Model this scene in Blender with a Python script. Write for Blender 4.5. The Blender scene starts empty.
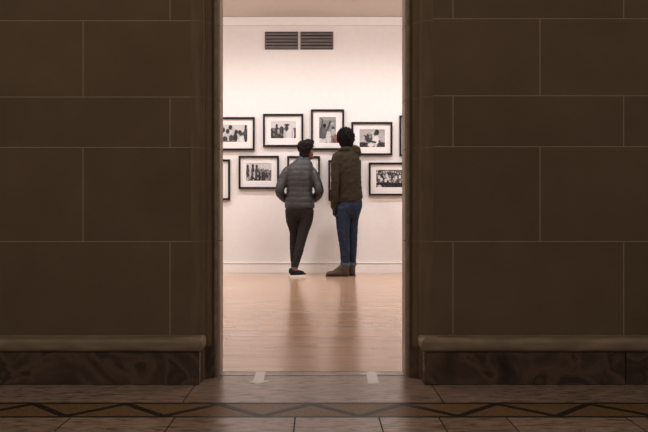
import bpy, bmesh, math, random
import numpy as np
from mathutils import Vector, Matrix, noise as mnoise
random.seed(7)
rng = np.random.default_rng(11)
COL = bpy.context.scene.collection
V = Vector
PI = math.pi

# ------------------------------------------------------------------ materials
def new_mat(name):
    m = bpy.data.materials.new(name); m.use_nodes = True
    nt = m.node_tree; b = nt.nodes['Principled BSDF']
    return m, nt, b
def node(nt, t, **kw):
    n = nt.nodes.new(t)
    for k, v in kw.items():
        if k.startswith('i_'): n.inputs[k[2:].replace('_', ' ')].default_value = v
        else: setattr(n, k, v)
    return n
def ramp(nt, stops):
    r = nt.nodes.new('ShaderNodeValToRGB')
    e = r.color_ramp.elements
    while len(e) < len(stops): e.new(0.5)
    for k, (p, c) in enumerate(stops):
        e[k].position = p; e[k].color = (c[0], c[1], c[2], 1)
    return r
def coords(nt, scale=(1, 1, 1), kind='Object'):
    tc = nt.nodes.new('ShaderNodeTexCoord'); mp = nt.nodes.new('ShaderNodeMapping')
    mp.inputs['Scale'].default_value = scale
    nt.links.new(tc.outputs[kind], mp.inputs['Vector'])
    return mp.outputs['Vector']
def noise_mat(name, stops, scale=(5, 5, 5), nscale=1.0, detail=6, rough=.8, bump=0.0, distort=0.0,
              spec=.5, island=0.0, sheen=0.0, bump_scale=None, metallic=0.0):
    m, nt, b = new_mat(name)
    vec = coords(nt, scale)
    n = node(nt, 'ShaderNodeTexNoise'); n.inputs['Scale'].default_value = nscale
    n.inputs['Detail'].default_value = detail; n.inputs['Distortion'].default_value = distort
    nt.links.new(vec, n.inputs['Vector'])
    r = ramp(nt, stops); nt.links.new(n.outputs['Fac'], r.inputs['Fac'])
    out = r.outputs['Color']
    if island > 0:
        g = nt.nodes.new('ShaderNodeNewGeometry')
        mr = nt.nodes.new('ShaderNodeMapRange')
        mr.inputs['To Min'].default_value = 1 - island; mr.inputs['To Max'].default_value = 1 + island
        nt.links.new(g.outputs['Random Per Island'], mr.inputs['Value'])
        hs = nt.nodes.new('ShaderNodeHueSaturation')
        nt.links.new(mr.outputs['Result'], hs.inputs['Value'])
        nt.links.new(out, hs.inputs['Color']); out = hs.outputs['Color']
    nt.links.new(out, b.inputs['Base Color'])
    b.inputs['Roughness'].default_value = rough
    b.inputs['Specular IOR Level'].default_value = spec
    b.inputs['Metallic'].default_value = metallic
    if sheen:
        b.inputs['Sheen Weight'].default_value = sheen
    if bump > 0:
        bp = nt.nodes.new('ShaderNodeBump'); bp.inputs['Strength'].default_value = bump
        bp.inputs['Distance'].default_value = .004
        if bump_scale:
            n2 = node(nt, 'ShaderNodeTexNoise'); n2.inputs['Scale'].default_value = bump_scale
            n2.inputs['Detail'].default_value = 3
            tc = nt.nodes.new('ShaderNodeTexCoord')
            nt.links.new(tc.outputs['Object'], n2.inputs['Vector'])
            nt.links.new(n2.outputs['Fac'], bp.inputs['Height'])
        else:
            nt.links.new(n.outputs['Fac'], bp.inputs['Height'])
        nt.links.new(bp.outputs['Normal'], b.inputs['Normal'])
    return m

M = {}
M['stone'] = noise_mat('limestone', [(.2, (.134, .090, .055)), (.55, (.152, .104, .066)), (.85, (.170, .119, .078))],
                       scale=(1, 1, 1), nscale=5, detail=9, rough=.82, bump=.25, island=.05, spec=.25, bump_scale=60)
M['mortar'] = noise_mat('mortar', [(.3, (.30, .235, .172)), (.7, (.37, .295, .218))], nscale=4, rough=.9, spec=.2)
M['mortar_dim'] = noise_mat('dull_mortar', [(.3, (.21, .155, .108)), (.7, (.26, .195, .14))], nscale=4, rough=.9, spec=.2)
M['cap'] = noise_mat('plinth_limestone', [(.3, (.19, .135, .092)), (.5, (.24, .178, .125)), (.72, (.33, .25, .185))],
                     scale=(1, 3, 3), nscale=7, detail=9, rough=.6, bump=.2, spec=.4)
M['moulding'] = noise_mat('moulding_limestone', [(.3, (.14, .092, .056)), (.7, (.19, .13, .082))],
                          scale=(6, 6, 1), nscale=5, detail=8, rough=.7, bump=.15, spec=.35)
M['jamb'] = noise_mat('jamb_lit_limestone', [(.3, (.40, .32, .265)), (.7, (.48, .39, .32))],
                      scale=(6, 6, 1), nscale=5, detail=8, rough=.55, bump=.1, spec=.45)  # stone colour lightened to stand for gallery light grazing the jamb
M['marble'] = noise_mat('dark_marble', [(.30, (.022, .012, .009)), (.44, (.068, .042, .030)), (.52, (.11, .070, .050)),
                                        (.58, (.045, .025, .018)), (.66, (.10, .064, .045)), (.80, (.18, .12, .09))],
                        scale=(1, 1, 1), nscale=5, detail=12, rough=.45, distort=.9, spec=.4)
M['traver'] = noise_mat('travertine', [(.30, (.12, .078, .060)), (.44, (.31, .215, .168)), (.7, (.48, .345, .28))],
                        scale=(3.2, 13, 8), nscale=3.4, detail=14, rough=.29, bump=.04, island=.12, distort=.15, spec=.9)
def pits(m):
    nt = m.node_tree; b = nt.nodes['Principled BSDF']
    src = b.inputs['Base Color'].links[0].from_socket
    n = node(nt, 'ShaderNodeTexNoise'); n.inputs['Scale'].default_value = 9; n.inputs['Detail'].default_value = 5
    nt.links.new(coords(nt, (2.2, 7.5, 4)), n.inputs['Vector'])
    r = ramp(nt, [(.35, (.38, .33, .30)), (.47, (1, 1, 1))]); nt.links.new(n.outputs['Fac'], r.inputs['Fac'])
    mx = nt.nodes.new('ShaderNodeMix'); mx.data_type = 'RGBA'; mx.blend_type = 'MULTIPLY'; mx.inputs['Factor'].default_value = 1
    nt.links.new(src, mx.inputs['A']); nt.links.new(r.outputs['Color'], mx.inputs['B'])
    nt.links.new(mx.outputs['Result'], b.inputs['Base Color'])
pits(M['traver'])
M['joint'] = noise_mat('dark_joint', [(.3, (.03, .022, .018)), (.7, (.05, .038, .03))], nscale=8, rough=.7, spec=.3)
M['black'] = noise_mat('black_marble_inlay', [(.3, (.014, .011, .010)), (.7, (.028, .022, .02))], nscale=12, rough=.42, spec=.3)
M['ochre'] = noise_mat('ochre_marble_inlay', [(.3, (.10, .055, .025)), (.5, (.18, .105, .05)), (.75, (.30, .19, .10))],
                       nscale=22, detail=8, rough=.42, distort=.8, spec=.32)
M['plaster'] = noise_mat('white_plaster', [(.3, (.80, .775, .765)), (.7, (.83, .805, .795))], nscale=3, rough=.75, spec=.25)
M['trim'] = noise_mat('white_trim_paint', [(.3, (.87, .85, .83)), (.7, (.90, .88, .86))], nscale=4, rough=.45, spec=.4)
M['ceil'] = noise_mat('ceiling_paint', [(.3, (.70, .65, .60)), (.7, (.73, .68, .63))], nscale=3, rough=.85, spec=.2)
M['frame'] = noise_mat('black_wood_frame', [(.3, (.006, .005, .005)), (.7, (.012, .010, .010))], scale=(2, 2, 2), nscale=9, rough=.5, spec=.2)
M['mat'] = noise_mat('mat_board', [(.3, (.84, .82, .81)), (.7, (.86, .84, .83))], nscale=20, rough=.9, spec=.15)
M['slat'] = noise_mat('grille_metal', [(.3, (.12, .106, .102)), (.7, (.19, .168, .162))], scale=(1, 6, 6), nscale=7, rough=.5, spec=.5)
M['void'] = noise_mat('grille_shadow', [(.3, (.012, .010, .010)), (.7, (.02, .017, .016))], nscale=5, rough=.9)
M['tape'] = noise_mat('white_tape', [(.3, (.74, .73, .75)), (.7, (.82, .81, .83))], scale=(1, 1, 1), nscale=30, rough=.5, spec=.4)
M['skin_w'] = noise_mat('skin_brown', [(.3, (.17, .075, .05)), (.7, (.21, .098, .066))], nscale=12, rough=.5, spec=.4)
M['skin_m'] = noise_mat('skin_warm', [(.3, (.23, .085, .055)), (.7, (.29, .115, .075))], nscale=12, rough=.5, spec=.4)
M['hair_w'] = noise_mat('hair_dark_brown', [(.35, (.0045, .0035, .0032)), (.65, (.010, .0072, .006))], nscale=55, rough=.75, spec=.18, bump=.4)
M['hair_m'] = noise_mat('hair_black', [(.35, (.004, .003, .0035)), (.7, (.009, .0075, .0075))], nscale=70, rough=.85, spec=.1, bump=.5)
M['puffer'] = noise_mat('puffer_nylon', [(.3, (.021, .0208, .0215)), (.7, (.032, .0315, .0325))], nscale=9, rough=.5, bump=.5, spec=.5, bump_scale=26)
M['black_cloth'] = noise_mat('black_denim', [(.3, (.009, .007, .0068)), (.7, (.018, .015, .0142))], nscale=10, rough=.8, bump=.3, spec=.25, bump_scale=40)
M['olive'] = noise_mat('olive_cotton', [(.3, (.019, .0135, .0072)), (.7, (.034, .0245, .0135))], nscale=8, rough=.85, bump=.6, spec=.2, bump_scale=20)
M['denim'] = noise_mat('blue_denim', [(.25, (.008, .0125, .026)), (.55, (.017, .025, .048)), (.8, (.034, .047, .080))], nscale=7, rough=.85, bump=.4, spec=.2, bump_scale=40)
M['denim_l'] = noise_mat('denim_turnup', [(.3, (.05, .06, .085)), (.7, (.085, .10, .13))], nscale=12, rough=.9, spec=.2)
M['shoe'] = noise_mat('black_mesh_shoe', [(.3, (.006, .006, .009)), (.7, (.014, .014, .02))], nscale=20, rough=.75, spec=.15)
M['sole'] = noise_mat('white_rubber', [(.3, (.74, .71, .68)), (.7, (.82, .79, .76))], nscale=9, rough=.6)
M['boot'] = noise_mat('brown_suede', [(.3, (.040, .026, .018)), (.7, (.070, .046, .033))], nscale=14, rough=.75, bump=.3)
M['bootsole'] = noise_mat('dark_rubber', [(.3, (.030, .020, .014)), (.7, (.045, .031, .023))], nscale=9, rough=.7)
M['glove'] = noise_mat('black_knit', [(.3, (.006, .006, .008)), (.7, (.014, .013, .015))], nscale=30, rough=.9)
M['eye'] = noise_mat('eye_white', [(.3, (.7, .68, .66)), (.7, (.75, .73, .7))], nscale=5, rough=.2)

def wood_mat():
    m, nt, b = new_mat('maple_strip_parquet')
    vec = coords(nt, (1, 1, 1))
    br = nt.nodes.new('ShaderNodeTexBrick')
    br.offset = .43; br.offset_frequency = 3; br.squash = .7; br.squash_frequency = 5
    br.inputs['Scale'].default_value = 1.0
    br.inputs['Brick Width'].default_value = .52; br.inputs['Row Height'].default_value = .062
    br.inputs['Mortar Size'].default_value = .0006; br.inputs['Mortar Smooth'].default_value = .3
    br.inputs['Color1'].default_value = (.52, .335, .225, 1)
    br.inputs['Color2'].default_value = (.66, .445, .31, 1)
    br.inputs['Mortar'].default_value = (.47, .295, .195, 1)
    nt.links.new(vec, br.inputs['Vector'])
    v2 = coords(nt, (2.5, 26, 1))
    n = node(nt, 'ShaderNodeTexNoise'); n.inputs['Scale'].default_value = 2.2; n.inputs['Detail'].default_value = 8
    nt.links.new(v2, n.inputs['Vector'])
    r = ramp(nt, [(.3, (.82, .76, .70)), (.7, (1.08, 1.06, 1.04))]); nt.links.new(n.outputs['Fac'], r.inputs['Fac'])
    mx = nt.nodes.new('ShaderNodeMix'); mx.data_type = 'RGBA'; mx.blend_type = 'MULTIPLY'
    mx.inputs['Factor'].default_value = 1
    nt.links.new(br.outputs['Color'], mx.inputs['A']); nt.links.new(r.outputs['Color'], mx.inputs['B'])
    nt.links.new(mx.outputs['Result'], b.inputs['Base Color'])
    rr = nt.nodes.new('ShaderNodeMapRange'); rr.inputs['To Min'].default_value = .22; rr.inputs['To Max'].default_value = .27
    nt.links.new(n.outputs['Fac'], rr.inputs['Value']); nt.links.new(rr.outputs['Result'], b.inputs['Roughness'])
    b.inputs['Specular IOR Level'].default_value = .6
    b.inputs['Coat Weight'].default_value = .6; b.inputs['Coat Roughness'].default_value = .17; b.inputs['Coat IOR'].default_value = 1.5
    return m
M['wood'] = wood_mat()

def print_mat():
    m, nt, b = new_mat('silver_print')
    a = nt.nodes.new('ShaderNodeAttribute'); a.attribute_name = 'tone'
    nt.links.new(a.outputs['Color'], b.inputs['Base Color'])
    b.inputs['Roughness'].default_value = .6; b.inputs['Specular IOR Level'].default_value = .2
    return m
M['print'] = print_mat()

def glass_mat():
    m = bpy.data.materials.new('picture_glazing'); m.use_nodes = True
    nt = m.node_tree; nt.nodes.remove(nt.nodes['Principled BSDF'])
    out = nt.nodes['Material Output']
    t = nt.nodes.new('ShaderNodeBsdfTransparent'); t.inputs['Color'].default_value = (.985, .985, .985, 1)
    g = nt.nodes.new('ShaderNodeBsdfGlossy'); g.inputs['Roughness'].default_value = .08
    lw = nt.nodes.new('ShaderNodeLayerWeight'); lw.inputs['Blend'].default_value = .5
    pw = nt.nodes.new('ShaderNodeMath'); pw.operation = 'POWER'; pw.inputs[1].default_value = 4.0
    ma = nt.nodes.new('ShaderNodeMath'); ma.operation = 'MULTIPLY_ADD'; ma.inputs[1].default_value = .5; ma.inputs[2].default_value = .006
    mx = nt.nodes.new('ShaderNodeMixShader')
    nt.links.new(lw.outputs['Facing'], pw.inputs[0]); nt.links.new(pw.outputs[0], ma.inputs[0])
    nt.links.new(ma.outputs[0], mx.inputs['Fac'])
    nt.links.new(t.outputs[0], mx.inputs[1]); nt.links.new(g.outputs[0], mx.inputs[2])
    nt.links.new(mx.outputs[0], out.inputs['Surface'])
    return m
M['glass'] = glass_mat()

# ------------------------------------------------------------------ mesh helpers
def box(bm, x0, x1, y0, y1, z0, z1, mi=0, bevel=0.0, seg=2):
    vs = [bm.verts.new((x, y, z)) for z in (z0, z1) for y in (y0, y1) for x in (x0, x1)]
    fs = []
    for q in ((0, 2, 3, 1), (4, 5, 7, 6), (0, 1, 5, 4), (2, 6, 7, 3), (1, 3, 7, 5), (0, 4, 6, 2)):
        f = bm.faces.new([vs[i] for i in q]); f.material_index = mi; fs.append(f)
    if bevel > 0:
        es = list({e for f in fs for e in f.edges})
        bmesh.ops.bevel(bm, geom=es, offset=bevel, segments=seg, profile=.5, affect='EDGES', clamp_overlap=True)
def prism(bm, poly, levels, mats=None):
    """vertical prism: poly = [(x, y)], levels = ascending z, mats = material index per level gap"""
    rings = [[bm.verts.new((x, y, z)) for x, y in poly] for z in levels]
    n = len(poly)
    for k in range(len(levels) - 1):
        for i in range(n):
            f = bm.faces.new((rings[k][i], rings[k][(i + 1) % n], rings[k + 1][(i + 1) % n], rings[k + 1][i]))
            f.material_index = mats[k] if mats else 0
    bm.faces.new(rings[0][::-1]); bm.faces.new(rings[-1])
def flat_poly(bm, pts, z0, z1, mi=0):
    lo = [bm.verts.new((x, y, z0)) for x, y in pts]; hi = [bm.verts.new((x, y, z1)) for x, y in pts]
    n = len(pts)
    f = bm.faces.new(hi); f.material_index = mi
    f = bm.faces.new(lo[::-1]); f.material_index = mi
    for i in range(n):
        f = bm.faces.new((lo[i], lo[(i + 1) % n], hi[(i + 1) % n], hi[i])); f.material_index = mi
def finish(name, bm, mats, parent=None, smooth=False, loc=None):
    bmesh.ops.recalc_face_normals(bm, faces=bm.faces[:])
    me = bpy.data.meshes.new(name); bm.to_mesh(me); bm.free()
    for m in (mats if isinstance(mats, (list, tuple)) else [mats]): me.materials.append(M[m])
    if smooth:
        for p in me.polygons: p.use_smooth = True
    o = bpy.data.objects.new(name, me); COL.objects.link(o)
    if parent: o.parent = parent
    if loc: o.location = loc
    return o
def struct(o): o['kind'] = 'structure'; return o
def tag(o, label, cat, group=None):
    o['label'] = label; o['category'] = cat
    if group: o['group'] = group
    return o
def empty(name, loc):
    o = bpy.data.objects.new(name, None); o.empty_display_size = .1; COL.objects.link(o); o.location = loc
    return o

# ------------------------------------------------------------------ the place (metres)
CX = -.022            # middle of the doorway
YW, YB, YF = 3.50, 3.70, 10.0      # hall face of the stone wall, gallery face, far wall
HC = 3.20             # gallery ceiling
DOOR_H = 2.75
HALL_H = 3.7
courses = [.193, .607, 1.018, 1.239, 1.573, 1.985, 2.396, 2.75, 3.16, 3.7]

def stone_wall(name, side):
    """ashlar wall with light mortar lines, left (-1) or right (+1) of the doorway"""
    bm = bmesh.new()
    xe = CX + side * .53; xo = CX + side * 4.2
    lo, hi = min(xe, xo), max(xe, xo)
    box(bm, lo, hi, YW + .0006, YB, 0, HALL_H, 1)
    g = .0022
    ja = -.643 if side < 0 else .595; jb = -1.0236 if side < 0 else .9755
    zs = [0.0] + [z + (max(0, z - .607) * .009 if side > 0 and z < HALL_H else 0) for z in courses]
    for k in range(len(zs) - 1):
        z0, z1 = zs[k], zs[k + 1]
        first = ja if k in (0, 1, 3, 5, 7, 9) else jb
        js = [xe]; x = first
        while abs(x - CX) < 4.2: js.append(x); x += side * .747
        js.append(xo)
        for a, b in zip(js[:-1], js[1:]):
            p, q = min(a, b), max(a, b)
            box(bm, p + (g if p != xe else 0), q - (g if q != xe else 0), YW, YW + .02, z0 + g, z1 - g, 0)
    # back of the wall, plastered on the gallery side
    box(bm, lo, hi, YB, YB + .01, 0, HALL_H, 2)
    return struct(finish(name, bm, ['stone', 'mortar', 'plaster']))
stone_wall('wall_near_left', -1)
stone_wall('wall_near_right', 1)
bm = bmesh.new()
box(bm, CX - .53, CX + .53, YW, YB, DOOR_H, HALL_H, 0)
box(bm, CX - .53, CX + .53, YB, YB + .01, DOOR_H, HALL_H, 1)
struct(finish('wall_near_lintel', bm, ['stone', 'plaster']))

prof = [(.53, 3.500), (.510, 3.497), (.492, 3.499), (.478, 3.508), (.472, 3.522), (.470, 3.536), (.464, 3.537), (.463, 3.546),
        (.456, 3.548), (.449, 3.555), (.4445, 3.566), (.443, 3.580), (.4395, 3.582), (.438, 3.574), (.4345, 3.569), (.430, 3.568),
        (.4255, 3.570), (.4225, 3.575), (.4215, 3.584), (.4235, 3.588), (.4235, 3.594), (.417, 3.597), (.417, 3.71), (.53, 3.71)]
def moulding(name, side):
    lv, mt = [0.0], []
    for z in courses[1:8]:
        lv += [z - .0018, z + .0018]; mt += [0, 1]
    lv.append(DOOR_H + .0); mt.append(0)
    lv = sorted(set(lv)); lv = [z for z in lv if z <= DOOR_H]; mt = [0 if k % 2 == 0 else 1 for k in range(len(lv) - 1)]
    bm = bmesh.new()
    poly = [(CX + side * (u - (.003 if side < 0 and u < .4175 else 0)), y) for u, y in prof]
    prism(bm, poly, lv, mt)
    for f in bm.faces:
        c = f.calc_center_median()
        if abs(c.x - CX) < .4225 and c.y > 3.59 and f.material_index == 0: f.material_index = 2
        elif .4222 < abs(c.x - CX) < .4385 and c.y < 3.58 and f.material_index == 0 and abs(f.normal.z) < .5: f.material_index = 3
    return struct(finish(name, bm, ['moulding', 'mortar_dim', 'jamb', 'cap']))
moulding('trim_1', -1); moulding('trim_2', 1)

def plinth(num, side):
    a, b = CX + side * .478, CX + side * 4.2
    lo, hi = min(a, b), max(a, b)
    bm = bmesh.new()
    js = [a, CX + side * (1.335 if side > 0 else 1.62), CX + side * 2.5, b]
    for p, q in zip(js[:-1], js[1:]):
        p, q = min(p, q), max(p, q)
        box(bm, p + .0008, q - .0008, 3.40, 3.51, 0, .140, 0, .003, 1)
    # skirting that carries the marble round the moulded door jamb
    poly = [(CX + side * u, y) for u, y in ((.49, 3.50), (.480, 3.514), (.474, 3.527), (.443, 3.545), (.434, 3.549), (.430, 3.556), (.430, 3.585), (.49, 3.585))]
    prism(bm, poly, [0, .141])
    struct(finish('baseboard_near_%s' % ('left' if side < 0 else 'right'), bm, ['marble']))
    bm = bmesh.new()
    a2 = CX + side * .464
    lo, hi = min(a2, b), max(a2, b)
    box(bm, lo, hi, 3.388, 3.53, .140, .198, 0, .020, 5)
    struct(finish('trim_%d' % num, bm, ['cap'], smooth=True))
plinth(3, -1); plinth(4, 1)

# hall floor: travertine slabs, dark joints, inlaid zigzag border band
bm = bmesh.new()
box(bm, -4.2, 4.2, -2.5, 3.69, -.06, -.0015, 1)
def slab_row(xs, y0, y1, g=.0028):
    for a, b in zip(xs[:-1], xs[1:]):
        box(bm, a + g, b - g, y0 + .001, y1 - .001, -.02, 0, 0)
slab_row([-4.2, -2.4, -1.45, CX - .497], 3.083, 3.62)
slab_row([CX - .497, CX + .510], 3.083, 3.592)
slab_row([CX + .510, 1.52, 2.5, 4.2], 3.083, 3.62)
box(bm, CX - .46, CX + .46, 3.605, 3.679, -.02, 0, 0)
slab_row([-4.2, -3.0, -2.1, -1.75, -1.28, -.878, -.508, -.078, .221, .435, .675, 1.1, 1.5, 1.95, 2.7, 3.4, 4.2], 2.33, 2.854)
for k in range(6):
    yy = 2.33 - k * .7
    xs = [-4.2] + [-3.7 + i * .62 + (.3 if k % 2 else 0) for i in range(12)] + [4.2]
    slab_row(xs, max(yy - .7, -2.5), yy - .004)
struct(finish('floor_hall', bm, ['traver', 'joint']))

bm = bmesh.new()
y0, y1, bw = 2.854, 3.083, .021
box(bm, -4.2, 4.2, y0, y0 + bw, -.02, 0, 1); box(bm, -4.2, 4.2, y1 - bw, y1, -.02, 0, 1)
P = .3535; ya, yb = y0 + bw, y1 - bw
kk = range(-12, 13)
box(bm, -4.2, 4.2, ya, yb, -.02, -.0006, 0)
t = .021        # half thickness of the dark zigzag along x
for k in kk:
    xp = CX + k * P
    for s in (-1, 1):
        xv = xp + s * P / 2
        flat_poly(bm, [(xp - t, yb), (xv - t, ya), (xv + t, ya), (xp + t, yb)], -.02, 0.0 if s > 0 else -.0001, 1)
struct(finish('floor_band', bm, ['ochre', 'black']))

# gallery shell
bm = bmesh.new(); box(bm, -3.6, 3.6, 3.69, YF + .1, -.06, 0)
struct(finish('floor_gallery', bm, ['wood']))
bm = bmesh.new(); box(bm, -3.7, 3.7, YF, YF + .1, 0, HC)
struct(finish('wall_far', bm, ['plaster']))
bm = bmesh.new(); box(bm, -3.7, -3.6, 3.71, YF, 0, HC)
struct(finish('wall_left', bm, ['plaster']))
bm = bmesh.new(); box(bm, 3.6, 3.7, 3.71, YF, 0, HC)
struct(finish('wall_right', bm, ['plaster']))
bm = bmesh.new(); box(bm, -3.7, 3.7, 3.71, YF + .1, HC, HC + .1)
struct(finish('ceiling', bm, ['ceil']))
# flat frieze under the ceiling and moulded baseboard on the far wall
bm = bmesh.new()
box(bm, -3.6, 3.6, YF - .014, YF, HC - .098, HC - .004, 0, .002, 1)
box(bm, -3.6, 3.6, YF - .024, YF, HC - .112, HC - .096, 0, .005, 3)
struct(finish('trim_5', bm, ['trim']))
bm = bmesh.new()
box(bm, -3.6, 3.6, YF - .016, YF, 0, .119, 0, .002, 1)
box(bm, -3.6, 3.6, YF - .025, YF, .119, .131, 0, .004, 3)
struct(finish('baseboard_far', bm, ['trim']))
for nm, xx in (('left', -3.6), ('right', 3.58)):
    bm = bmesh.new(); box(bm, xx, xx + .02, 3.71, YF - .036, 0, .11, 0, .002, 1)
    struct(finish('baseboard_' + nm, bm, ['trim']))

# ------------------------------------------------------------------ ventilation grilles
def grille(x0, x1, z0, z1, label, flip):
    t = empty('ventilation_grille', ((x0 + x1) / 2, YF, z0))
    tag(t, label, 'vent', 'wall ventilation grilles')
    hw = (x1 - x0) / 2; h = z1 - z0
    bm = bmesh.new(); box(bm, -hw + .006, hw - .006, -.006, -.001, .004, h - .004)
    finish('backing', bm, ['void'], t)
    bm = bmesh.new()
    e = .009
    box(bm, -hw, -hw + e, -.022, -.001, 0, h, 0, .001, 1); box(bm, hw - e, hw, -.022, -.001, 0, h, 0, .001, 1)
    box(bm, -hw + e, hw - e, -.022, -.001, 0, e * .7, 0, .001, 1); box(bm, -hw + e, hw - e, -.022, -.001, h - e * .7, h, 0, .001, 1)
    finish('frame', bm, ['slat'], t)
    n = 5
    p = (h - .016) / n
    for k in range(n):
        zc = .008 + (k + .5) * p
        bm = bmesh.new()
        a = p * (.36 if (k + flip) % 3 else .42)
        flat = [(-hw + e, -.020, zc - a), (hw - e, -.020, zc - a), (hw - e, -.009, zc + a), (-hw + e, -.009, zc + a)]
        lo = [bm.verts.new(q) for q in flat]; hi = [bm.verts.new((q[0], q[1] + .003, q[2])) for q in flat]
        bm.faces.new(lo); bm.faces.new(hi[::-1])
        for i in range(4): bm.faces.new((lo[i], lo[(i + 1) % 4], hi[(i + 1) % 4], hi[i]))
        finish('slat', bm, ['slat'], t)
def fx(px): return (px - 317) / 80.0         # metres on the far wall
def fz(py): return .7225 + (215 - py) / 80.0
grille(fx(264.9), fx(298.2), fz(49.6), fz(32), 'left one of the two dark slatted vents high on the white wall', 0)
grille(fx(300.4), fx(333.2), fz(49.6), fz(32), 'right one of the two dark slatted vents high on the white wall', 1)

# ------------------------------------------------------------------ framed photographs
class Canvas:
    def __init__(s, w, h, bg=.6):
        s.w, s.h = w, h; s.a = np.full((h, w), bg, float)
        s.yy, s.xx = np.mgrid[0:h, 0:w]; s.xx = (s.xx + .5) / w; s.yy = (s.yy + .5) / h
    def ell(s, x, y, rx, ry, v, soft=.25, rot=0):
        dx, dy = s.xx - x, s.yy - y
        c, q = math.cos(rot), math.sin(rot)
        u, w = dx * c + dy * q, -dx * q + dy * c
        d = np.sqrt((u / rx) ** 2 + (w / ry) ** 2)
        m = np.clip((1 + soft / 2 - d) / soft, 0, 1); s.a = s.a * (1 - m) + v * m
    def rect(s, x0, x1, y0, y1, v):
        m = (s.xx >= x0) & (s.xx <= x1) & (s.yy >= y0) & (s.yy <= y1); s.a[m] = v
    def line(s, x0, y0, x1, y1, r, v):
        n = 14
        for k in range(n + 1):
            f = k / n; s.ell(x0 + (x1 - x0) * f, y0 + (y1 - y0) * f, r, r * s.w / s.h, v, .5)
    def person(s, x, top, h, v_body, v_head, w=.05):
        s.ell(x, top + h * .62, w, h * .5, v_body); s.ell(x, top + h * .09, w * .62, h * .13, v_head)
    def grain(s, k=.06):
        s.a += rng.normal(0, k, s.a.shape); s.a = np.clip(s.a, .01, .95)
def pic_crowd_table():
    c = Canvas(72, 48, .72)
    for x, y in ((.05, .3), (.22, .38), (.33, .15), (.55, .42), (.70, .45)): c.ell(x, y, .075, .15, .10)
    for x, y in ((.14, .6), (.28, .62), (.44, .3), (.42, .6), (.63, .68)): c.ell(x, y, .07, .15, .62)
    c.ell(.12, .82, .1, .16, .12); c.ell(.36, .78, .09, .2, .13); c.ell(.52, .75, .09, .25, .08); c.rect(0, .55, .92, 1, .25)
    c.person(.93, .02, .9, .10, .06, .07); c.ell(.86, .5, .09, .14, .16, rot=.6); c.ell(.73, .55, .05, .1, .14)
    c.ell(.78, .85, .08, .12, .8); c.grain(); return c
def pic_white_robe():
    c = Canvas(72, 48, .70)
    c.rect(0, 1, 0, .35, .74); c.rect(0, .52, .42, 1, .10); c.rect(.9, 1, .4, 1, .09); c.rect(.5, .95, .4, .6, .3)
    for k in range(26): c.ell(rng.uniform(0, .5), rng.uniform(.45, .95), .035, .06, rng.choice([.06, .12, .22, .3]))
    c.person(.24, .2, .7, .13, .06, .07); c.ell(.31, .6, .05, .14, .5); c.ell(.12, .5, .05, .1, .3)
    c.ell(.43, .42, .07, .12, .13)
    c.ell(.78, .75, .15, .42, .76); c.ell(.56, .8, .06, .3, .62); c.ell(.63, .42, .07, .16, .12); c.ell(.64, .23, .11, .055, .05)
    c.ell(.85, .8, .03, .3, .6); c.grain(.05); return c
def pic_line_of_people():
    c = Canvas(72, 48, .70)
    c.rect(0, 1, .55, 1, .14)
    for x, tp in ((.07, .12), (.27, .08), (.42, .12)): c.person(x, tp, .85, .12, .08, .075)
    for k in range(12): c.person(.5 + k * .045, .28 + .06 * ((k * 7) % 4) / 3 + k * .008, .7, rng.choice([.07, .14, .35]), .07, .028)
    for k in range(40): c.ell(rng.uniform(0, 1), rng.uniform(.5, .98), .022, .07, rng.choice([.05, .1, .3, .55]))
    c.ell(.17, .6, .04, .2, .62); c.ell(.33, .65, .035, .2, .6); c.ell(.05, .9, .05, .1, .55); c.grain(.05); return c
def pic_raised_arms():
    c = Canvas(48, 72, .38)
    c.rect(0, 1, 0, .12, .48); c.rect(0, .4, .55, .8, .14); c.rect(0, .4, .8, 1, .74)
    c.ell(.24, .6, .22, .24, .20); c.line(.12, .45, .22, .12, .035, .14); c.line(.22, .12, .1, .06, .03, .2)
    c.line(.48, .5, .66, .18, .05, .13); c.ell(.32, .33, .10, .075, .03); c.ell(.30, .52, .12, .1, .26)
    c.ell(.56, .78, .15, .26, .70); c.ell(.83, .42, .08, .06, .08); c.ell(.84, .58, .14, .13, .55); c.ell(.8, .25, .1, .06, .55)
    c.ell(.55, .5, .05, .05, .3); c.rect(.7, 1, .72, .95, .3); c.grain(.05); return c
def pic_two_heads():
    c = Canvas(72, 48, .56)
    for k in range(30): c.ell(rng.uniform(0, 1), rng.uniform(0, .6), .05, .05, rng.choice([.5, .6, .66]))
    c.rect(0, 1, .72, 1, .14)
    c.ell(.36, .5, .15, .2, .14); c.line(.25, .45, .2, .34, .022, .10); c.line(.33, .42, .31, .28, .022, .12); c.line(.4, .42, .46, .3, .022, .12)
    c.ell(.42, .42, .05, .09, .4); c.ell(.64, .58, .12, .3, .78); c.ell(.68, .17, .085, .17, .08); c.ell(.62, .27, .06, .1, .12)
    c.line(.3, .65, .62, .72, .035, .12); c.ell(.45, .86, .12, .12, .78); c.ell(.13, .85, .12, .14, .08); c.ell(.85, .85, .14, .14, .10)
    c.ell(.79, .66, .05, .06, .2); c.ell(.63, .9, .05, .12, .66); c.grain(.05); return c
def pic_dense_crowd():
    c = Canvas(84, 54, .20)
    for k in range(170):
        y = rng.uniform(0, .72); x = rng.uniform(0, 1)
        c.ell(x, y, .028, .055, rng.choice([.04, .07, .14, .45, .68]))
    for x, y in ((.12, .42), (.2, .55), (.4, .33), (.45, .5), (.36, .6), (.75, .45), (.9, .4)): c.ell(x, y, .05, .11, .74)
    c.rect(0, 1, .74, 1, .05)
    for k in range(14): c.ell(rng.uniform(0, 1), rng.uniform(.75, .98), .03, .05, rng.choice([.05, .12, .3]))
    c.ell(.13, .94, .08, .08, .66); c.grain(.05); return c
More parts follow.
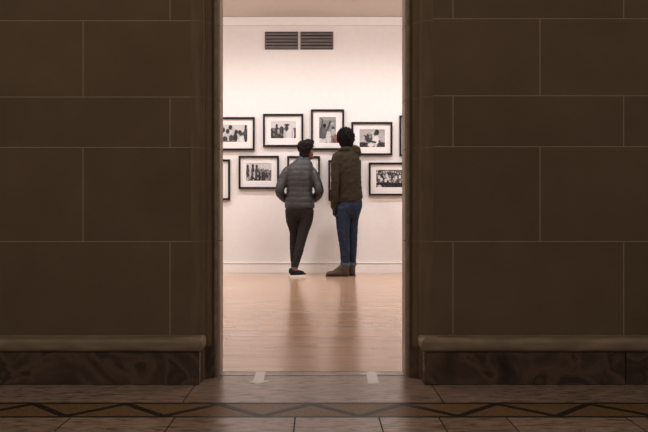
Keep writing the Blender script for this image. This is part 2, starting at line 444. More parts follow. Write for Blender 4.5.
def pic_standing_group():
    c = Canvas(48, 72, .55)
    c.rect(0, 1, .6, 1, .2)
    for k in range(6): c.person(.1 + k * .16, .25 + .05 * (k % 3), .65, rng.choice([.1, .25, .6]), .08, .08)
    c.grain(.05); return c

FRAME_GROUP = 'framed black and white photographs on the gallery wall'
def photo(pxl, pxr, pyt, pyb, prn, canvas, label):
    """framed photograph on the far wall, given by its outer edges and its print edges (photo-frame numbers on that wall plane)"""
    s = 1 - .034 / 10
    x0, x1, z1, z0 = fx(pxl) * s, fx(pxr) * s, .7225 + (215 - pyt) / 80 * s, .7225 + (215 - pyb) / 80 * s
    t = empty('framed_photograph', ((x0 + x1) / 2, YF, z0)); tag(t, label, 'picture', FRAME_GROUP)
    hw = (x1 - x0) / 2; h = z1 - z0; w = .0235; d = .048
    bm = bmesh.new()
    def ring(o, yy):
        return [bm.verts.new(p) for p in ((-hw + o, yy, o), (hw - o, yy, o), (hw - o, yy, h - o), (-hw + o, yy, h - o))]
    R = [ring(0, -.001), ring(0, -d + .002), ring(.002, -d), ring(w - .003, -d), ring(w, -d + .003), ring(w, -.001)]
    for a, b in zip(R, R[1:] + R[:1]):
        for i in range(4): bm.faces.new((a[i], a[(i + 1) % 4], b[(i + 1) % 4], b[i]))
    finish('frame', bm, ['frame'], t)
    # mat board with a bevelled window
    px0, px1, py0, py1 = prn
    u0, u1 = fx(px0) * s - (x0 + x1) / 2, fx(px1) * s - (x0 + x1) / 2
    v1, v0 = .7225 + (215 - py0) / 80 * s - z0, .7225 + (215 - py1) / 80 * s - z0
    bm = bmesh.new()
    def rect4(a, b, c, e, yy): return [bm.verts.new(p) for p in ((a, yy, c), (b, yy, c), (b, yy, e), (a, yy, e))]
    i0 = w - .002
    R = [rect4(-hw + i0, hw - i0, i0, h - i0, -.016), rect4(-hw + i0, hw - i0, i0, h - i0, -.022),
         rect4(u0 - .002, u1 + .002, v0 - .002, v1 + .002, -.022), rect4(u0, u1, v0, v1, -.018), rect4(u0, u1, v0, v1, -.016)]
    for a, b in zip(R, R[1:] + R[:1]):
        for i in range(4): bm.faces.new((a[i], a[(i + 1) % 4], b[(i + 1) % 4], b[i]))
    finish('mat_board', bm, ['mat'], t)
    # the print: a flat sheet whose tones sit in the mesh
    hh, ww = canvas.a.shape
    vs = [(u0 + (u1 - u0) * i / (ww - 1), -.0165, v1 - (v1 - v0) * j / (hh - 1)) for j in range(hh) for i in range(ww)]
    fs = [(j * ww + i, (j + 1) * ww + i, (j + 1) * ww + i + 1, j * ww + i + 1) for j in range(hh - 1) for i in range(ww - 1)]
    me = bpy.data.meshes.new('print'); me.from_pydata(vs, [], fs)
    at = me.attributes.new('tone', 'FLOAT_COLOR', 'POINT')
    g = canvas.a.ravel()
    g = g ** 1.45
    at.data.foreach_set('color', np.stack([g, g * .965, g * .965, np.ones_like(g)], 1).astype(np.float32).ravel())
    me.materials.append(M['print']); o = bpy.data.objects.new('print', me); COL.objects.link(o); o.parent = t
    bm = bmesh.new(); box(bm, -hw + i0, hw - i0, -.0285, -.0265, i0, h - i0)
    finish('glass', bm, ['glass'], t)
    bm = bmesh.new(); box(bm, -hw + .004, hw - .004, -.012, -.002, .004, h - .004)
    finish('backing_board', bm, ['frame'], t)
    return t
photo(214.4, 254.7, 117.2, 150.3, (222.0, 247.2, 124.9, 141.8), pic_crowd_table(), 'black framed landscape photograph of people at a table, leftmost of the upper row')
photo(263.0, 303.3, 113.9, 146.8, (270.8, 295.8, 120.9, 138.1), pic_white_robe(), 'black framed photograph of a figure in a white robe and dark hat before a crowd')
photo(311.0, 344.2, 109.4, 150.0, (319.2, 335.9, 117.0, 143.0), pic_raised_arms(), 'tall black framed photograph of a man with raised arms, the one being pointed at')
photo(351.4, 392.4, 122.0, 155.2, (359.6, 385.0, 129.2, 147.0), pic_two_heads(), 'black framed landscape photograph of two people, just right of the curly black hair')
photo(399.6, 432.6, 115.6, 156.0, (407.8, 424.4, 123.2, 149.0), pic_standing_group(), 'black framed photograph in the upper row cut off by the right doorway edge')
photo(197.0, 230.0, 159.4, 200.0, (205.2, 221.8, 167.0, 193.0), pic_standing_group(), 'black framed photograph in the lower row cut off by the left doorway edge')
photo(238.6, 278.9, 155.8, 188.9, (246.0, 271.3, 163.2, 180.7), pic_line_of_people(), 'black framed landscape photograph of a long line of people, left of the grey puffer jacket')
photo(287.2, 320.0, 156.0, 196.6, (295.3, 311.9, 163.6, 189.6), pic_standing_group(), 'tall black framed photograph mostly hidden behind the person in the grey puffer jacket')
photo(328.4, 361.0, 160.2, 200.8, (336.5, 353.1, 167.8, 193.8), pic_standing_group(), 'tall black framed photograph hidden behind the person in the olive jacket')
photo(368.8, 409.1, 162.5, 195.6, (376.3, 402.6, 169.9, 187.2), pic_dense_crowd(), 'black framed landscape photograph of a dense crowd, at the right end of the lower row')

# ------------------------------------------------------------------ tape arrows on the threshold
def arrow(loc, pts, label):
    bm = bmesh.new(); flat_poly(bm, pts, 0.0002, .0012)
    o = finish('floor_arrow_sticker', bm, ['tape'], loc=(loc[0], loc[1], 0))
    return tag(o, label, 'sticker', 'white arrow stickers on the threshold')
arrow((-.255, 3.55), [(-.026, .130), (.019, .130), (.022, -.066), (.060, -.060), (.001, -.132), (-.053, -.076), (-.022, -.072)],
      'white tape arrow on the threshold pointing toward the hall, left one')
arrow((.245, 3.55), [(-.027, -.130), (.020, -.130), (.026, .074), (.070, .076), (.005, .146), (-.056, .076), (-.021, .074)],
      'white tape arrow on the threshold pointing into the gallery, right one')

# ------------------------------------------------------------------ people
def catmull(pts, sub):
    """Catmull-Rom through rows of numbers"""
    P = [np.array(p, float) for p in pts]
    P = [2 * P[0] - P[1]] + P + [2 * P[-1] - P[-2]]
    out = []
    for i in range(1, len(P) - 2):
        for k in range(sub):
            t = k / sub
            a, b, c, d = P[i - 1], P[i], P[i + 1], P[i + 2]
            out.append(.5 * (2 * b + (c - a) * t + (2 * a - 5 * b + 4 * c - d) * t * t + (3 * b - a - 3 * c + d) * t ** 3))
    out.append(P[-2]); return out
def skin_rings(bm, rings):
    R = [[bm.verts.new(p) for p in r] for r in rings]; n = len(R[0])
    for a, b in zip(R[:-1], R[1:]):
        for i in range(n): bm.faces.new((a[i], a[(i + 1) % n], b[(i + 1) % n], b[i]))
    bm.faces.new(R[0][::-1]); bm.faces.new(R[-1])
def torso(bm, rows, sub=6, n=28, ridge=0.0, pitch=.05, tilt=0.0):
    """rows: (z, cx, cy, rx, ry) rising or falling; ridge swells horizontal quilted tubes"""
    rs = []
    for z, cx, cy, rx, ry in catmull(rows, sub):
        k = 1 + 0 * z
        a = ridge * (abs(math.sin(PI * z / pitch)) ** .6 - .6) if ridge else 0
        rs.append([(cx + (rx + a) * math.copysign(abs(math.cos(t)) ** .85, math.cos(t)), cy + (ry + a) * math.sin(t), z + tilt * (rx * math.cos(t)))
                   for t in (2 * PI * i / n for i in range(n))])
    skin_rings(bm, rs)
def tube(bm, pts, sub=5, n=16, ridge=0.0, pitch=.05, flat=1.0):
    """pts: (x, y, z, r)"""
    P = catmull(pts, sub) if sub > 1 else [np.array(p, float) for p in pts]
    up = None; rs = []; L = 0
    for i, p in enumerate(P):
        a = P[max(i - 1, 0)]; b = P[min(i + 1, len(P) - 1)]
        d = V((b - a)[:3]).normalized()
        if up is None:
            up = V((0, 1, 0)) if abs(d.y) < .8 else V((1, 0, 0))
        up = (up - d * up.dot(d)).normalized(); s = d.cross(up)
        if i: L += np.linalg.norm((P[i] - P[i - 1])[:3])
        r = p[3] + (ridge * (abs(math.sin(PI * L / pitch)) ** .6 - .6) if ridge else 0)
        rs.append([V(p[:3]) + up * (r * flat * math.cos(t)) + s * (r * math.sin(t)) for t in (2 * PI * k / n for k in range(n))])
    skin_rings(bm, rs)
    for p, sgn in ((P[0], 1), (P[-1], 1)):
        ball(bm, V(p[:3]), (p[3] * .97,) * 3)
def ball(bm, c, r, rot=None, sub=2):
    mt = Matrix.Translation(c) @ (rot if rot else Matrix()) @ Matrix.Diagonal((r[0], r[1], r[2], 1))
    bmesh.ops.create_icosphere(bm, subdivisions=sub, radius=1, matrix=mt)
def fuse(bm, voxel, smooth=2, post=None, factor=.5):
    """one continuous surface out of overlapping closed pieces"""
    bmesh.ops.recalc_face_normals(bm, faces=bm.faces[:])
    me = bpy.data.meshes.new('work'); bm.to_mesh(me); bm.free()
    o = bpy.data.objects.new('work', me); COL.objects.link(o)
    r = o.modifiers.new('r', 'REMESH'); r.mode = 'VOXEL'; r.voxel_size = voxel
    if smooth:
        s = o.modifiers.new('s', 'SMOOTH'); s.iterations = smooth; s.factor = factor
    dg = bpy.context.evaluated_depsgraph_get(); dg.update()
    out = bpy.data.meshes.new_from_object(o.evaluated_get(dg))
    bpy.data.objects.remove(o); bpy.data.meshes.remove(me)
    if post:
        out.update()
        nr = [v.normal.copy() for v in out.vertices]
        for v, nn in zip(out.vertices, nr): v.co = post(v.co, nn)
    return out
def put(name, me, mat, parent=None, loc=None):
    me.name = name; me.materials.clear(); me.materials.append(M[mat])
    for p in me.polygons: p.use_smooth = True
    o = bpy.data.objects.new(name, me); COL.objects.link(o)
    if parent: o.parent = parent
    if loc: o.location = loc
    return o
def head(bm, T, s=1.0):
    rows = [(.0, .026, .026, .062), (.012, .040, .043, .052), (.04, .055, .064, .036), (.075, .065, .080, .02), (.11, .071, .090, .006),
            (.145, .075, .096, -.002), (.175, .073, .092, -.006), (.20, .061, .077, -.008), (.217, .040, .052, -.009), (.226, .012, .016, -.01)]
    rs = []
    for h, rx, ry, yc in catmull(rows, 3):
        rs.append([T @ V((s * rx * math.cos(t), s * (yc + ry * math.sin(t)), s * h)) for t in (2 * PI * i / 24 for i in range(24))])
    skin_rings(bm, rs)
    q = lambda a: T @ (V(a) * s)
    R = T.to_3x3().normalized().to_4x4()
    tube(bm, [(*q((0, .094, .118)), .008), (*q((0, .106, .095)), .011), (*q((0, .114, .078)), .014)], 3, 10)     # nose
    ball(bm, q((.012, .104, .075)), (.009, .009, .008), R); ball(bm, q((-.012, .104, .075)), (.009, .009, .008), R)
    ball(bm, q((0, .097, .052)), (.024, .010, .006), R); ball(bm, q((0, .095, .042)), (.021, .011, .007), R)        # lips
    ball(bm, q((0, .086, .128)), (.045, .014, .008), R)                                                             # brow
    for sx in (-1, 1):
        ball(bm, q((sx * .075, -.006, .10)), (.011, .019, .032), R)                                                 # ear
        ball(bm, q((sx * .080, -.014, .112)), (.007, .014, .016), R)
def eyes(T, parent, s=1.0):
    for sx in (-1, 1):
        bm = bmesh.new(); c = T @ (V((sx * .031, .078, .113)) * s); ball(bm, c, (.012, .012, .012), None, 3)
        fw = (T.to_3x3() @ V((0, 1, 0))).normalized()
        for f in bm.faces:
            if (f.calc_center_median() - c).normalized().dot(fw) > .86: f.material_index = 1
        finish('eye', bm, ['eye', 'hair_w'], parent, True)
def hand(bm, w, d, side, nrm, curl, scale=1.0, thick=1.0):
    """palm + five fingers; w wrist, d hand direction, side = thumb side, nrm = palm normal; curl per finger"""
    d = V(d).normalized(); side = V(side); side = (side - d * side.dot(d)).normalized(); nrm = side.cross(d).normalized() * (1 if side.cross(d).dot(V(nrm)) > 0 else -1)
    w = V(w); S = scale
    for k in range(4):      # palm as four metacarpal rays
        o = (.030 - k * .0195) * S
        a = w + side * o * .55; b = w + d * .088 * S + side * o
        tube(bm, [(*a, .0135 * S * thick), (*(a * .5 + b * .5), .0135 * S * thick), (*b, .0115 * S * thick)], 2, 10)
    ln = [.070, .078, .072, .057]
    for k in range(4):
        o = (.030 - k * .0195) * S
        p = w + d * .088 * S + side * o
        dirv = d.copy(); pts = [(*p, .0092 * S * thick)]
        seg = [.45, .32, .23]; c = curl[k]
        for j in range(3):
            ang = c * (.9, 1.1, .8)[j]
            ax = nrm.cross(dirv).normalized()
            dirv = (Matrix.Rotation(-ang, 3, dirv.cross(nrm).normalized() * -1) @ dirv).normalized() if abs(ang) > 1e-4 else dirv
            p = p + dirv * ln[k] * seg[j] * S
            pts.append((*p, (.0088, .0080, .0070)[j] * S * thick))
        tube(bm, pts, 2, 10)
    p0 = w + d * .022 * S + side * .022 * S
    p1 = p0 + (side * .75 + d * .6 + nrm * .35).normalized() * .042 * S
    p2 = p1 + (side * .30 + d * .9 + nrm * .35).normalized() * .034 * S
    p3 = p2 + (side * .10 + d * 1 + nrm * .4).normalized() * .026 * S
    tube(bm, [(*p0, .0135 * S * thick), (*p1, .0108 * S * thick), (*p2, .0095 * S * thick), (*p3, .008 * S * thick)], 2, 10)
def curly_hair(T, parts, curls, r0, mat, parent, clump, seed, voxel=.006):
    """parts: ellipsoids (centre, radii) in head space; curls scattered over them"""
    rs = random.Random(seed); bm = bmesh.new()
    R = T.to_3x3().normalized().to_4x4()
    for c, r in parts: ball(bm, T @ V(c), r, R, 3)
    tot = sum(r[0] * r[1] for c, r in parts)
    for c, r in parts:
        for k in range(int(curls * r[0] * r[1] / tot)):
            u = V((rs.gauss(0, 1), rs.gauss(0, 1), rs.gauss(0, 1))).normalized()
            p = V(c) + V((u.x * r[0], u.y * r[1], u.z * r[2])) * rs.uniform(.93, 1.0 + clump)
            q = r0 * rs.uniform(.6, 1.25)
            ball(bm, T @ p, (q, q, q), None, 1)
    def post(co, n):
        f = mnoise.noise(co * 60) * .004 + mnoise.noise(co * 130) * .003
        return co + n * f
    return put('hair', fuse(bm, voxel, 1, post), mat, parent)

# ---------- person in grey puffer jacket
WX = (299.5 - 317) / 85.0; WY = 9.42
def build_woman():
    Th = Matrix.Translation((.092, .02, 1.372)) @ Matrix.Rotation(-.62, 4, 'Z') @ Matrix.Rotation(.12, 4, 'X')
    bm = bmesh.new()
    head(bm, Th, .93)
    tube(bm, [(.028, 0, 1.27, .052), (.042, .008, 1.35, .048), (.058, .015, 1.44, .05)], 4, 16)
    torso(bm, [(.80, 0, 0, .145, .095), (.9, 0, 0, .135, .09), (1.02, 0, 0, .115, .085), (1.14, 0, 0, .125, .09), (1.22, 0, 0, .135, .085), (1.28, .01, 0, .10, .065), (1.31, .02, 0, .05, .045)])
    arms = {s: [(s * .150, 0, 1.235, .045), (s * .200, -.015, 1.12, .040), (s * .232, -.03, 1.00, .036), (s * .190, .075, .93, .032), (s * .135, .150, .895, .026)] for s in (-1, 1)}
    for s in (-1, 1):
        tube(bm, [(x * (.93 if z > 1.1 else 1), y, z - (.012 if z > 1.2 else 0), r * (.72 if z > 1.1 else .85)) for x, y, z, r in arms[s]], 5, 14)
        hand(bm, (s * .135, .150, .895), (-s * .75, .25, -.45), (0, .5, .8), (-s * .2, -1, .2), [.25, .28, .3, .34], .92)
    legs = {1: [(.078, 0, .80, .088), (.060, -.01, .62, .072), (.012, -.045, .42, .052), (-.020, -.080, .27, .044), (-.048, -.115, .13, .036), (-.058, -.122, .07, .034)],
            -1: [(-.078, 0, .80, .088), (-.076, .025, .62, .068), (-.064, .075, .42, .050), (-.066, .105, .27, .042), (-.069, .135, .13, .034), (-.076, .142, .07, .034)]}
    for s in (1, -1): tube(bm, [(x, y, z, r * (.70 if z > .2 else .92)) for x, y, z, r in legs[s]], 5, 16)
    feet = {1: ((-.080, -.150), (.046, -.045)), -1: ((-.104, .120), (.020, .235))}
    for s in (1, -1):
        (hx, hy), (tx, ty) = feet[s]
        tube(bm, [(hx, hy, .055, .024), ((hx * .55 + tx * .45), (hy * .55 + ty * .45), .050, .024), (hx * .2 + tx * .8, hy * .2 + ty * .8, .038, .015)], 3, 12)
    body = put('person', fuse(bm, .0055, 2), 'skin_w', None, (WX, WY, 0))
    tag(body, 'person with short curly hair in a grey puffer jacket and black trousers', 'person', 'visitors looking at the photographs')
    eyes(Th, body, .93)
    # jacket
    bm = bmesh.new()
    torso(bm, [(.800, .004, 0, .172, .128), (.83, .002, 0, .176, .132), (.90, 0, 0, .168, .128), (1.02, 0, 0, .152, .118), (1.14, 0, 0, .160, .122),
               (1.215, .004, 0, .163, .114), (1.265, .008, 0, .160, .104), (1.300, .015, 0, .146, .094), (1.333, .027, .002, .122, .084), (1.366, .038, .005, .092, .074), (1.396, .050, .008, .071, .066), (1.412, .057, .010, .067, .064)],
          10, 36, .0036, .062)
    for s in (-1, 1):
        tube(bm, [(s * .100 + .004, 0, 1.275, .036), (s * .150, 0, 1.232, .053), (s * .197, -.012, 1.12, .058), (s * .232, -.03, 1.005, .054), (s * .205, .05, .945, .050), (s * .145, .125, .90, .046), (s * .115, .15, .88, .04)],
             9, 20, .0028, .055)
    def post(co, n):
        return co + n * (mnoise.noise(co * 20) * .0022 + mnoise.noise(co * 50) * .0012)
    put('jacket', fuse(bm, .0062, 1, post), 'puffer', body)
    # trousers
    bm = bmesh.new()
    torso(bm, [(.65, .004, 0, .070, .065), (.69, .004, 0, .112, .098), (.76, .002, 0, .156, .120), (.82, 0, 0, .160, .118), (.88, 0, 0, .148, .108)], 5, 28)
    tube(bm, [(.080, -.005, .78, .092), (.073, -.008, .66, .084), (.044, -.028, .53, .066), (.014, -.050, .40, .058), (-.018, -.085, .26, .053), (-.044, -.110, .15, .040), (-.050, -.116, .118, .039)], 6, 18)
    tube(bm, [(-.078, 0, .78, .094), (-.080, .02, .66, .080), (-.060, .052, .53, .062), (-.065, .078, .40, .056), (-.066, .106, .26, .050), (-.068, .132, .15, .038), (-.070, .136, .118, .036)], 6, 18)
    def post2(co, n):
        k = .0035 if co.z < .35 else .002
        return co + n * (mnoise.noise(V((co.x * 14, co.y * 14, co.z * 38))) * k)
    put('trousers', fuse(bm, .006, 7, post2), 'black_cloth', body)
    curly_hair(Th, [((-.002, -.020, .140), (.082, .088, .074)), ((.004, -.012, .176), (.084, .088, .062)), ((.022, .015, .208), (.062, .066, .034)), ((-.004, -.050, .078), (.060, .046, .056)), ((-.040, -.030, .16), (.055, .07, .06))],
               560, .0078, 'hair_w', body, .11, 3, .005)
    for s in (1, -1): shoe(body, feet[s], .145 if s > 0 else .14)
def shoe(parent, ft, h):
    (hx, hy), (tx, ty) = ft
    h0, t0 = V((hx, hy, 0)), V((tx, ty, 0)); d = (t0 - h0).normalized()
    h0 = h0 - d * .030; L = (t0 - h0).length + .032; side = V((-d.y, d.x, 0))
    def outline(f):
        return .028 + .015 * math.sin(PI * min(1, max(0, (f - .1) / .9)) * .82) - .006 * math.exp(-((f - .38) / .15) ** 2)
    bm = bmesh.new()
    rs = []
    for k in range(25):
        f = k / 24; w = outline(f) * (math.sqrt(max(0, 1 - ((abs(f - .5) - .38) / .12) ** 2)) if abs(f - .5) > .38 else 1)
        w = max(w, .004)
        top = .088 - .0 * f
        if f < .30: top = .090
        elif f < .62: top = .090 - (.090 - .062) * ((f - .30) / .32)
        else: top = .062 - (.062 - .038) * ((f - .62) / .38) ** 1.4
        if f > .93: top *= (1 - ((f - .93) / .07) ** 2 * .35)
        if f < .05: top *= .8 + .2 * f / .05
        c = h0 + d * (L * f)
        rs.append([c + side * (w * math.copysign(abs(math.cos(t)) ** .8, math.cos(t))) * (1.0 - .28 * max(0, math.sin(t))) + V((0, 0, .026 + (top - .026) * (.5 + .5 * math.sin(t))))
                   for t in (2 * PI * i / 20 for i in range(20))])
    skin_rings(bm, rs)
    a = h0 + d * .055
    o = put('shoe', fuse(bm, .005, 2), 'shoe', parent)
    bm = bmesh.new(); rs = []
    pts = []
    for sgn in (1, -1):
        for k in range(17):
            f = k / 16 if sgn > 0 else 1 - k / 16
            w = (outline(f) + .004) * (math.sqrt(max(0, 1 - ((abs(f - .5) - .38) / .12) ** 2)) if abs(f - .5) > .38 else 1)
            c = h0 + d * ((L + .008) * f - .004); pts.append(c + side * (sgn * max(w, .002)))
    flat_poly(bm, [(p.x, p.y) for p in pts], .0005, .024)
    finish('sole', bm, ['sole'], o)
    # laces across the instep
    bm = bmesh.new()
    for k in range(4):
        f = .36 + k * .07; c = h0 + d * (L * f)
        z = .092 - (.090 - .060) * ((f - .30) / .32)
        tube(bm, [(*(c + side * .022 + V((0, 0, z - .014))), .003), (*(c + V((0, 0, z))), .003), (*(c - side * .022 + V((0, 0, z - .014))), .003)], 3, 8)
    finish('laces', bm, ['glove'], o, True)
build_woman()

# ---------- person in olive jacket
MX = (346 - 317) / 85.5; MY = 9.36
def build_man():
    Th = Matrix.Translation((-.010, .035, 1.503)) @ Matrix.Rotation(.12, 4, 'Z') @ Matrix.Rotation(.10, 4, 'X')
    bm = bmesh.new()
    head(bm, Th, .98)
    tube(bm, [(.0, .0, 1.40, .06), (-.002, .008, 1.48, .056), (-.002, .018, 1.57, .056)], 4, 16)
    torso(bm, [(.80, .03, .03, .105, .085), (.95, .04, .02, .11, .09), (1.1, .035, 0, .115, .09), (1.3, .02, 0, .125, .10), (1.40, .01, 0, .12, .09), (1.45, .005, 0, .08, .065), (1.48, 0, 0, .05, .05)])
    tube(bm, [(-.100, -.02, 1.395, .044), (-.122, -.058, 1.27, .040), (-.130, -.072, 1.12, .036), (-.137, -.060, .95, .031), (-.140, -.033, .81, .026)], 5, 14)
    hand(bm, (-.140, -.032, .815), (.02, .05, -1), (.15, 1, 0), (1, -.1, 0), [.75, .8, .85, .85], .95)
    tube(bm, [(.095, 0, 1.462, .040), (.128, .14, 1.470, .036), (.128, .275, 1.470, .034), (.03, .36, 1.56, .032), (-.045, .425, 1.622, .026)], 5, 14)
    hand(bm, (-.050, .428, 1.626), (-.92, .25, .22), (-.2, .10, .9), (-.25, -.9, .1), [.10, 1.15, 1.2, 1.2], .90)
    tube(bm, [(-.030, .01, .82, .062), (-.034, .0, .65, .056), (-.026, 0, .48, .046), (-.012, .01, .32, .042), (-.008, .02, .14, .034), (-.008, .02, .07, .030)], 5, 16)
    tube(bm, [(.090, .05, .82, .060), (.082, .08, .65, .050), (.082, .10, .48, .042), (.079, .11, .32, .038), (.074, .12, .14, .034), (.074, .12, .07, .030)], 5, 16)
    feet = [((.004, .012), (-.200, .036)), ((.082, .112), (-.130, .160))]
    for (hx, hy), (tx, ty) in feet:
        tube(bm, [(hx, hy, .05, .024), (hx * .5 + tx * .5, hy * .5 + ty * .5, .040, .022), (hx * .2 + tx * .8, hy * .2 + ty * .8, .034, .014)], 3, 12)
    body = put('person', fuse(bm, .0055, 2), 'skin_m', None, (MX, MY, 0))
    tag(body, 'person with bushy black hair in an olive jacket and blue jeans, pointing', 'person', 'visitors looking at the photographs')
    eyes(Th, body, .98)
    bm = bmesh.new()
    torso(bm, [(.885, .046, .02, .142, .122), (.93, .046, .02, .150, .126), (1.02, .044, .01, .142, .118), (1.12, .040, .0, .138, .115), (1.22, .032, 0, .140, .118), (1.32, .022, 0, .143, .118),
               (1.40, .012, 0, .135, .108), (1.45, .008, 0, .112, .090), (1.485, .002, 0, .082, .080), (1.515, -.004, .006, .070, .072)], 8, 36, 0, .05, .20)
    tube(bm, [(-.070, -.01, 1.420, .048), (-.104, -.03, 1.392, .060), (-.122, -.060, 1.27, .057), (-.130, -.075, 1.12, .050), (-.137, -.062, .95, .046), (-.140, -.035, .818, .041)], 7, 18)
    tube(bm, [(.070, -.01, 1.455, .060), (.106, .0, 1.476, .064), (.130, .14, 1.468, .058), (.130, .275, 1.468, .050), (.045, .350, 1.552, .043), (-.034, .416, 1.614, .036)], 7, 18)
    tube(bm, [(-.070, .01, 1.475, .028), (-.03, -.058, 1.485, .030), (.035, -.058, 1.485, .030), (.075, .01, 1.475, .028)], 4, 12)       # turned-down collar
    def post(co, n):
        f = mnoise.noise(V((co.x * 7 + co.z * 8, co.y * 7, co.z * 20 - co.x * 12))) * .0075 + mnoise.noise(co * 34) * .003
        if .87 < co.z < .95: f += .003
        return co + n * f
    put('jacket', fuse(bm, .0062, 2, post), 'olive', body)
    bm = bmesh.new()
    torso(bm, [(.69, .028, .035, .075, .070), (.73, .028, .03, .118, .108), (.80, .036, .03, .150, .130), (.87, .044, .025, .146, .122), (.94, .044, .02, .138, .112)], 5, 28)
    tube(bm, [(-.030, .0, .80, .096), (-.036, .0, .66, .084), (-.030, 0, .50, .071), (-.014, .008, .34, .061), (-.008, .018, .17, .054), (-.008, .02, .125, .054)], 6, 18)
    tube(bm, [(.096, .05, .80, .088), (.082, .08, .66, .068), (.082, .10, .50, .060), (.080, .11, .34, .055), (.074, .12, .17, .050), (.074, .12, .125, .050)], 6, 18)
    def post2(co, n):
        return co + n * (mnoise.noise(V((co.x * 16, co.y * 16, co.z * 34))) * (.005 if co.z < .3 else .003))
    tr = put('jeans', fuse(bm, .006, 6, post2), 'denim', body)
    for (x, y, r) in ((-.008, .02, .058), (.074, .12, .054)):
        bm = bmesh.new()
        rs = []
        for z, k in ((.126, .90), (.124, .96), (.130, 1.0), (.152, 1.0), (.160, .98), (.162, .92)):
            rs.append([(x + r * k * math.cos(t), y + r * k * math.sin(t), z + .004 * math.sin(2 * t)) for t in (2 * PI * i / 28 for i in range(28))])
        skin_rings(bm, rs); finish('turned_up_cuff', bm, ['denim_l'], tr, True)
    curly_hair(Th, [((.002, -.025, .132), (.106, .108, .098)), ((.0, -.02, .170), (.096, .098, .078)), ((.006, -.05, .066), (.080, .066, .058)), ((.014, -.06, .022), (.058, .045, .04))],
               800, .0068, 'hair_m', body, .09, 5, .005)
    # black glove on the hanging hand
    bm = bmesh.new()
    hand(bm, (-.140, -.032, .815), (.02, .05, -1), (.15, 1, 0), (1, -.1, 0), [.75, .8, .85, .85], .97, 1.32)
    tube(bm, [(-.140, -.033, .84, .034), (-.140, -.032, .80, .032)], 2, 14)
    put('glove', fuse(bm, .004, 1), 'glove', body)
    for ft in feet: boot(body, ft)
def boot(parent, ft):
    (hx, hy), (tx, ty) = ft
    h0, t0 = V((hx, hy, 0)), V((tx, ty, 0)); d = (t0 - h0).normalized()
    h0 = h0 - d * .034; L = (t0 - h0).length + .034; side = V((-d.y, d.x, 0))
    def half(f):
        w = .030 + .018 * math.sin(PI * min(1, max(0, (f - .12) / .88)) * .85) - .006 * math.exp(-((f - .36) / .14) ** 2)
        if abs(f - .5) > .36: w *= math.sqrt(max(0, 1 - ((abs(f - .5) - .36) / .14) ** 2))
        return max(w, .004)
    bm = bmesh.new(); rs = []
    for k in range(27):
        f = k / 26; w = half(f)
        top = .11 if f < .34 else (.11 - .034 * ((f - .34) / .28) if f < .62 else .076 - .022 * ((f - .62) / .38))
        if f > .92: top *= 1 - ((f - .92) / .08) ** 2 * .4
        c = h0 + d * (L * f)
        rs.append([c + side * (w * math.copysign(abs(math.cos(t)) ** .8, math.cos(t))) * (1 - .25 * max(0, math.sin(t))) + V((0, 0, .008 + (top - .008) * (.5 + .5 * math.sin(t))))
                   for t in (2 * PI * i / 20 for i in range(20))])
    skin_rings(bm, rs)
    a = h0 + d * .048
    tube(bm, [(a.x, a.y, .07, .045), (a.x - d.x * .002, a.y, .105, .047), (a.x - d.x * .002, a.y, .132, .046)], 3, 18)
    e = h0 + d * (L * .60)
    tube(bm, [(a.x + d.x * .010, a.y + d.y * .010, .125, .040), ((a.x + e.x) / 2, (a.y + e.y) / 2, .090, .038), (e.x, e.y, .050, .034)], 4, 16)   # ankle shaft
    o = put('boot', fuse(bm, .0055, 2), 'boot', parent)
    bm = bmesh.new(); pts = []
    for sgn in (1, -1):
        for k in range(17):
            f = k / 16 if sgn > 0 else 1 - k / 16
            c = h0 + d * ((L + .008) * f - .004); pts.append(c + side * (sgn * (half(f) + .004)))
    flat_poly(bm, [(p.x, p.y) for p in pts], .0005, .012)
    finish('sole', bm, ['bootsole'], o)
build_man()

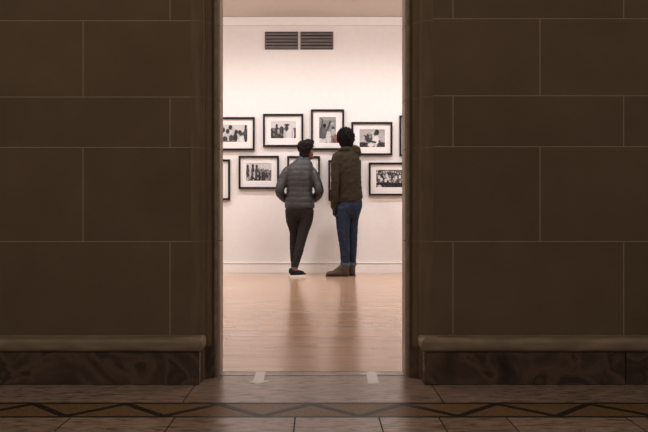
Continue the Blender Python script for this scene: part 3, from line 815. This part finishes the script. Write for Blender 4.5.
# ------------------------------------------------------------------ light
def area(name, loc, rot, sx, sy, power, color):
    l = bpy.data.lights.new(name, 'AREA'); l.shape = 'RECTANGLE'; l.size = sx; l.size_y = sy
    l.energy = power; l.color = color
    o = bpy.data.objects.new(name, l); COL.objects.link(o); o.location = loc; o.rotation_euler = rot
    return o
warm = (1.0, .87, .76)
# a row of track spots along the gallery ceiling aimed at the picture wall
def spot(name, loc, aim, power, size, blend, radius, color):
    l = bpy.data.lights.new(name, 'SPOT'); l.energy = power; l.color = color
    l.spot_size = math.radians(size); l.spot_blend = blend; l.shadow_soft_size = radius
    o = bpy.data.objects.new(name, l); COL.objects.link(o); o.location = loc
    o.rotation_euler = (V(aim) - V(loc)).to_track_quat('-Z', 'Y').to_euler(); return o
for k in range(6):
    x = -2.6 + k * 1.04
    spot('track_light', (x, 8.75, 3.12), (x, 9.2, 0), 51, 150, 1.0, .04, (1.0, .95, .955))
# unseen soft fill under the gallery ceiling, added in place of bounced light
for x in (-1.7, 1.7):
    area('ceiling_fill', (x, 6.2, 3.15), (0, 0, 0), 1.0, 2.4, 29, (1.0, .87, .79))
# unseen fill areas further back, added to brighten the far wall evenly
for x in (-1.6, 1.6):
    area('wall_fill', (x, 7.1, 3.1), (math.radians(56), 0, 0), 2.6, .3, 30, (1.0, .90, .87))
# dim hall light high over the viewer
area('hall_light', (-.6, -.6, 4.4), (math.radians(35), 0, 0), 3.5, 2.5, 62, (1.0, .86, .70))
w = bpy.data.worlds.new('hall_ambient'); bpy.context.scene.world = w; w.use_nodes = True
bg = w.node_tree.nodes['Background']; bg.inputs['Color'].default_value = (1.0, .84, .68, 1); bg.inputs['Strength'].default_value = .12

# ------------------------------------------------------------------ camera
cam = bpy.data.cameras.new('camera'); co = bpy.data.objects.new('camera', cam); COL.objects.link(co)
co.location = (0, 0, .7225); co.rotation_euler = (PI / 2, 0, 0)
cam.sensor_width = 36; cam.lens = 800 / 648 * 36
cam.shift_x = (324 - 317) / 648; cam.shift_y = -1 / 648
bpy.context.scene.camera = co
sc = bpy.context.scene
sc.view_settings.view_transform = 'Standard'; sc.view_settings.look = 'None'
sc.view_settings.exposure = 0; sc.view_settings.gamma = 1
